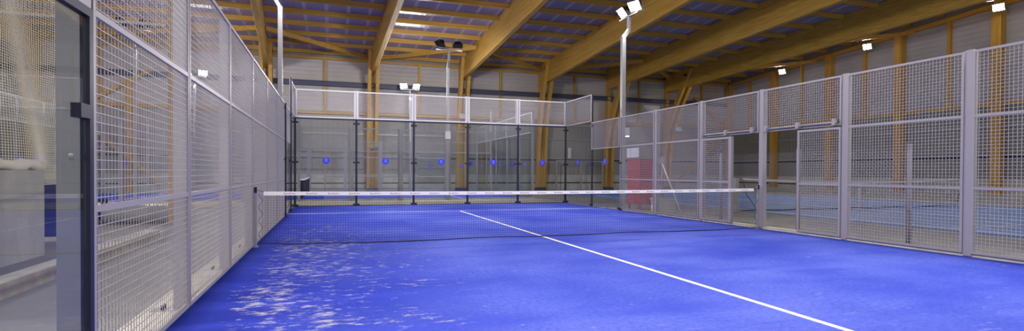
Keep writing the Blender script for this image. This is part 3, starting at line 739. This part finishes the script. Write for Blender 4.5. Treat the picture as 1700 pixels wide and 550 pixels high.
# ------------------------------------------------------------------ small things right of the court
t = thing('storage_cabinet', 'tall red slatted metal cabinet on short legs outside the right fence', 'cabinet', (11.0, 6.5, 0))
MB().box((10.85, 6.05, .17), (11.35, 6.88, 1.66)).build('body', mat('dark_red_metal', (.20, .012, .008)), t, bevel=.01)
mb = MB()
for i in range(24): mb.box((10.83, 6.07, .2+i*.06), (10.85, 6.86, .235+i*.06))
for i in range(24): mb.box((10.87, 6.03, .2+i*.06), (11.33, 6.05, .235+i*.06))
mb.build('slats', 'red', t)
for xx in (10.9, 11.3):
    for yy in (6.1, 6.83): MB().box((xx-.025, yy-.025, -.03), (xx+.025, yy+.025, .17)).build('leg', 'red', t)
MB().box((11.36, 6.0, 1.15), (11.42, 6.08, 1.28)).build('handle', 'white', t)
# papers
for (a, b), l in (((5.60, 5.39), 'narrow white sheet of paper fixed to the fence above the red cabinet, left one'), ((5.37, 4.90), 'wide white sheet of paper fixed to the fence above the red cabinet, right one')):
    tag(MB().box((XR+.02, b, 1.68), (XR+.024, a, 1.97)).build('notice_sheet', 'paper'), l, 'notice')
# broom leaning on the fence
t = thing('broom', 'white-handled broom leaning behind the right fence', 'broom', (10.85, 4.15, 0))
MB().tube([(10.98, 4.05, .04), (10.45, 4.25, 1.5)], .017, 10).build('handle', 'white', t, smooth=True)
MB().bar((10.41, 4.12, 1.53), (10.47, 4.42, 1.50), .05, .05).build('head', 'fence', t)
mb = MB()
for i in range(16):
    f = i/15; mb.bar((10.42+.05*f, 4.14+.26*f, 1.54), (10.40+.05*f, 4.13+.28*f, 1.66), .012, .012)
mb.build('bristles', 'fence', t)
# jerry can
t = thing('jerrycan', 'small white and yellow plastic can on the floor beside the broom', 'can', (10.28, 4.3, 0))
MB().box((10.2, 4.22, -.03), (10.34, 4.44, .24)).build('body', 'white', t, bevel=.02)
MB().tube([(10.27, 4.3, .24), (10.27, 4.3, .30)], .03, 10).build('neck', 'white', t)
MB().box((10.195, 4.25, .04), (10.2, 4.41, .16)).build('side_label', mat('yellow_paper', (.6, .5, .1)), t)
t = thing('storage_crate', 'grey plastic crate on the floor under the broom', 'crate', (10.9, 4.6, 0))
mb = MB(); mb.box((10.5, 4.5, -.03), (11.1, 4.9, .0)).box((10.5, 4.5, 0), (10.52, 4.9, .42)).box((11.08, 4.5, 0), (11.1, 4.9, .42)).box((10.52, 4.5, 0), (11.08, 4.52, .42)).box((10.52, 4.88, 0), (11.08, 4.9, .42)); mb.build('body', 'conc', t)
MB().box((10.48, 4.48, .40), (11.12, 4.5, .44)).box((10.48, 4.9, .40), (11.12, 4.92, .44)).box((10.48, 4.5, .40), (10.5, 4.9, .44)).box((11.1, 4.5, .40), (11.12, 4.9, .44)).build('rim', 'conc', t)
# round lamp, far behind
t = thing('pendant_lamp', 'small white cylindrical lamp, lit below, hanging behind the right fence', 'lamp', (16.9, 17.23, 3.2))
MB().tube([(16.9, 17.23, 3.26), (16.9, 17.23, 3.72)], .19, 20).build('shade', 'white', t, smooth=False)
MB().tube([(16.9, 17.23, 3.23), (16.9, 17.23, 3.258)], .17, 20).build('lens', 'lens_small', t)
MB().tube([(16.9, 17.23, 3.72), (16.9, 17.23, Z_DECK(17.23)-.01)], .012, 6).build('cable', 'black', t)
# projector boxes on the frames
for x, y, z, l in ((9.2, 24.15, 4.75, 'small grey box on the timber legs behind the unlit floodlight pole'), (25.2, 24.1, 4.4, 'small grey box on the timber legs nearest the far right corner')):
    t = thing('speaker_box', l, 'speaker', (x, y, z), 'speaker boxes on the timber legs')
    MB().box((x-.26, y-.18, z-.17), (x+.26, y+.14, z+.17)).build('case', 'fence', t, bevel=.03)
    MB().box((x-.22, y-.19, z-.13), (x+.22, y-.18, z+.13)).build('grille', 'louv', t)
    MB().box((x-.05, y+.14, z-.05), (x+.05, 25.2-.35, z+.05)).build('arm', 'galv', t)

# exit signs
def exit_sign(c, ax, label, s=1.0):
    x, y, z = c
    t = thing('exit_sign', label, 'sign', c, 'green exit signs')
    if ax == 1: MB().box((x, y-.55*s, z-.16*s), (x+.03, y+.55*s, z+.16*s)).build('panel', 'green', t); MB().box((x+.005, y-.58*s, z-.19*s), (x+.025, y+.58*s, z+.19*s)).build('border', 'signw', t)
    else: MB().box((x-.55*s, y, z-.16*s), (x+.55*s, y+.03, z+.16*s)).build('panel', 'green', t); MB().box((x-.58*s, y+.005, z-.19*s), (x+.58*s, y+.025, z+.19*s)).build('border', 'signw', t)
    cu = bpy.data.curves.new('exit_text', 'FONT'); cu.body = 'SALIDA'; cu.size = .26*s; cu.extrude = .003; cu.align_y = 'CENTER'; cu.align_x = 'CENTER'
    o = bpy.data.objects.new('lettering', cu); C.objects.link(o)
    me = bpy.data.meshes.new_from_object(o); bpy.data.objects.remove(o)
    o = bpy.data.objects.new('lettering', me); C.objects.link(o); me.materials.append(M['signw'])
    o.parent = t
    if ax == 1: o.rotation_euler = (PI/2, 0, -PI/2); o.location = (-.004, .14*s, 0)
    else: o.rotation_euler = (PI/2, 0, 0); o.location = (-.14*s, -.004, 0)
    a = MB()
    for p in ([(.30, -.03), (.38, -.03), (.38, .03), (.30, .03)], [(.38, -.08), (.50, 0), (.38, .08)]):
        if ax == 1: a.prism([(y-u*s, z+v*s) for u, v in p], 0, x-.006, x)
        else: a.prism([(x+u*s, z+v*s) for u, v in p], 1, y-.006, y)
    a.build('arrow', 'signw', t)
exit_sign((XW-.12, 16.85, 2.45), 1, 'green and white exit sign with an arrow on the right end wall', .95)
exit_sign((3.83, 24.70, 2.72), 0, 'small green and white exit sign on the timber legs behind the back glass', .55)
# white notice seen through right glass
tag(MB().box((17.0, YW-.12, 2.22), (17.25, YW-.095, 2.95)).build('notice_sheet', 'paper'), 'tall white notice on the far wall seen through the right corner glass', 'notice')
# pale triangle duct on far wall
tag(MB().prism([(23.0, 6.2), (24.5, 6.2), (24.25, 5.3)], 1, YW-.14, YW-.06).build('fabric_pennant', 'paper'), 'pale triangular panel on the far wall above the right fence', 'panel')
# louvre grilles
for x0, x1, l in ((6.5, 8.25, 'pale slatted shutter on the far wall behind the thin light pole'), (-7.0, -5.2, 'pale slatted shutter on the far wall seen through the left fence')):
    t = thing('slatted_shutter', l, 'shutter', ((x0+x1)/2, YW-.1, .5), 'slatted shutters on the far wall')
    mb = MB()
    for i in range(26): mb.bar((x0, YW-.13, .55+i*.075), (x1, YW-.13, .55+i*.075), .05, .04, up=(0, -.6, 1))
    mb.build('slats', 'louv', t)
    MB().box((x0-.05, YW-.16, .5), (x0, YW-.09, 2.5)).box((x1, YW-.16, .5), (x1+.05, YW-.09, 2.5)).box((x0, YW-.16, 2.47), (x1, YW-.09, 2.53)).build('frame', 'fence', t)

# ------------------------------------------------------------------ left of the court
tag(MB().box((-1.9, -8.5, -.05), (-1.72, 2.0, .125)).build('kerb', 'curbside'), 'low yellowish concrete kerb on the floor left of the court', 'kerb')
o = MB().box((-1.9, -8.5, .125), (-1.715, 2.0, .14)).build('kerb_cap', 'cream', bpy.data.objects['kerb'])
struct(MB().box((-3.6, -8.5, -.05), (-2.71, .22, 1.2)), 'wall_left_low', 'conc')
struct(MB().box((XO, YN, -.1), (XO+.2, YW, 9)), 'wall_left', 'upper')
t = thing('padded_screen', 'dark blue padded panel in a thin frame behind the left netting', 'padded panel', (-4.0, 2.0, 0))
MB().box((-5.0, 2.0, .05), (-2.98, 2.07, 1.05)).build('pad', 'navy', t, bevel=.01)
MB().box((-5.0, 2.0, 1.15), (-2.98, 2.04, 1.18)).box((-3.0, 2.0, 1.05), (-2.97, 2.04, 1.18)).build('frame', 'dark', t)
MB().box((-5.0, 1.98, -.03), (-2.98, 2.09, .05)).build('foot_board', 'cream', t)
# yellow column inside the hall
t = thing('timber_column', 'slim yellow timber column standing behind the left fence', 'timber column', (-2.16, 4.65, 0))
MB().box((-2.24, 4.6, .02), (-2.08, 4.8, Z_BOT(4.7)+.0)).build('shaft', 'woodZ', t); MB().box((-2.32, 4.52, -.03), (-2.0, 4.88, .02)).build('base_plate', 'galv', t)
# rolled cover
t = thing('rolled_cover', 'long grey rolled cover lying on the floor behind the left fence', 'rolled cover', (-3.6, 5.3, 0))
MB().tube([(-5.2, 5.25, .2), (-5.1, 5.25, .21), (-3.9, 5.25, .20), (-2.35, 5.25, .185), (-2.3, 5.25, .18)], [.15, .22, .215, .21, .16], 20).build('roll', mat('grey_tarpaulin', (.35, .35, .36), .35), t, smooth=True)
MB().tube([(-3.72, 5.25, .215), (-3.66, 5.25, .215)], .226, 20).build('strap', 'navy', t)
t = thing('folding_stool', 'small dark navy stool standing behind the rolled cover', 'stool', (-4.1, 6.1, 0))
MB().box((-4.3, 6.0, .44), (-3.95, 6.3, .52)).build('seat', 'navy', t, bevel=.01)
for dx in (-4.27, -3.98):
    for dy in (6.03, 6.27): MB().box((dx-.015, dy-.015, -.03), (dx+.015, dy+.015, .44)).build('leg', 'black', t)

# netting sheets
def netting(ax, fixed, a, b, z0, z1, wob, pitch=.036, w=.0046):
    mb = MB(); nu = int((b-a)/pitch); nz = int((z1-z0)/pitch)
    def pt(i, j):
        u = a+(b-a)*i/nu; z = z0+(z1-z0)*j/nz; du, off, dz = wob(u, z)
        return (fixed+off, u+du, z+dz) if ax == 1 else (u+du, fixed+off, z+dz)
    P = [[pt(i, j) for j in range(nz+1)] for i in range(nu+1)]
    def strip(pts, vert):
        k = len(mb.v)
        for p in pts:
            for c in range(3):
                t = 2*PI*c/3; e, h = w*math.cos(t), w*math.sin(t)
                if ax == 1: mb.v.append((p[0]+h, p[1]+(e if vert else 0), p[2]+(0 if vert else e)))
                else: mb.v.append((p[0]+(e if vert else 0), p[1]+h, p[2]+(0 if vert else e)))
        for i in range(len(pts)-1):
            for c in range(3): mb.f.append((k+3*i+c, k+3*i+(c+1) % 3, k+3*i+3+(c+1) % 3, k+3*i+3+c))
    for i in range(nu+1): strip(P[i][::2] + ([P[i][-1]] if nz % 2 else []), 1)
    for j in range(nz+1): strip([P[i][j] for i in range(0, nu+1, 2)] + ([P[nu][j]] if nu % 2 else []), 0)
    return mb
t = thing('ball_stop_netting', 'large cream cord netting hanging behind the near left glass', 'netting', (-2.75, -3, 1.3))
def wob1(u, z):
    return (.04*math.sin(z*2.3+u), .10*math.sin(u*1.9+.6*math.sin(z*1.3)) + .05*math.sin(u*5+z), -.10*math.sin(u*1.5)*max(0, min(1, (z-1.2)/2)))
netting(1, -2.9, -7.5, 1.45, 1.28, 6.6, wob1).build('cord_mesh', 'cord', t)
netting(1, -2.95, .25, 1.45, .98, 1.28, lambda u, z: (0, 0, 0)).build('cord_mesh_skirt', 'cord', t)
MB().tube([(-2.82+.03*math.sin(i*.9), -7.5+7.9*i/40, 1.275+.02*math.sin(i*1.7)) for i in range(41)], [.075+.018*math.sin(i*2.1) for i in range(41)], 12).build('rolled_hem', 'cord', t, smooth=True)
t = thing('ball_stop_netting', 'raised cream netting with a straight hem tube high behind the left fence', 'netting', (-5, 4.6, 4.45))
netting(0, 4.55, -7.5, -2.28, 4.5, 8.0, lambda u, z: (0, .05*math.sin(u*4), 0), pitch=.06, w=.0045).build('cord_mesh', 'cord', t)
MB().tube([(-7.5, 4.55, 4.47), (-2.28, 4.55, 4.45)], .03, 10).build('hem_tube', 'cord', t)

# ------------------------------------------------------------------ world, and unseen lamps added to brighten the left zone
for x, y, l in ((-7.5, -5, 'nearer'), (-9.0, 7, 'farther')):
    t = thing('added_fill_lamp', 'added unseen round lamp brightening the floor left of the court, %s one' % l, 'lamp', (x, y, 7.4), 'added lamps left of the court')
    MB().tube([(x, y, 7.35), (x, y, 7.5), (x, y, 7.75)], [.28, .24, .10], 20).build('shade', 'galv', t)
    MB().tube([(x, y, 7.32), (x, y, 7.348)], .24, 20).build('lens', 'lens_small', t)
    MB().tube([(x, y, 7.75), (x, y, Z_DECK(y)-.01)], .012, 6).build('cable', 'black', t)
    light('fill_light', (x, y, 7.25), (0, 0, -1), 1500, 160, .25, parent=t)
w = bpy.data.worlds.new('hall_surroundings'); scn.world = w; w.use_nodes = True
bg = w.node_tree.nodes['Background']; bg.inputs[0].default_value = (1, .95, .88, 1); bg.inputs[1].default_value = .72

# ------------------------------------------------------------------ camera
cam_d = bpy.data.cameras.new('camera'); cam = bpy.data.objects.new('camera', cam_d); C.objects.link(cam)
px, py, pz, yaw, pit, rol, foc, cy = 1.2463, -9.3204, 1.2039, .3237, -.0113, .0046, 891.28, 296.25
f = Vector((math.sin(yaw)*math.cos(pit), math.cos(yaw)*math.cos(pit), math.sin(pit)))
r = Vector((math.cos(yaw), -math.sin(yaw), 0)); u = r.cross(f)
r2 = math.cos(rol)*r + math.sin(rol)*u; u2 = -math.sin(rol)*r + math.cos(rol)*u
Mx = Matrix((( r2.x, u2.x, -f.x, px), (r2.y, u2.y, -f.y, py), (r2.z, u2.z, -f.z, pz), (0, 0, 0, 1)))
cam.matrix_world = Mx
cam_d.sensor_fit = 'HORIZONTAL'; cam_d.sensor_width = 36; cam_d.lens = foc/1700*36; cam_d.shift_y = (cy-275)/1700
cam_d.clip_start = .05; cam_d.clip_end = 200
scn.camera = cam
scn.view_settings.view_transform = 'Standard'; scn.view_settings.look = 'None'; scn.view_settings.gamma = 1; scn.view_settings.use_curve_mapping = False
scn.view_settings.exposure = 0.0
scn.cycles.use_denoising = True
scn.cycles.transparent_max_bounces = 40
scn.cycles.max_bounces = 8; scn.cycles.diffuse_bounces = 4; scn.cycles.glossy_bounces = 4
scn.cycles.sample_clamp_indirect = 8
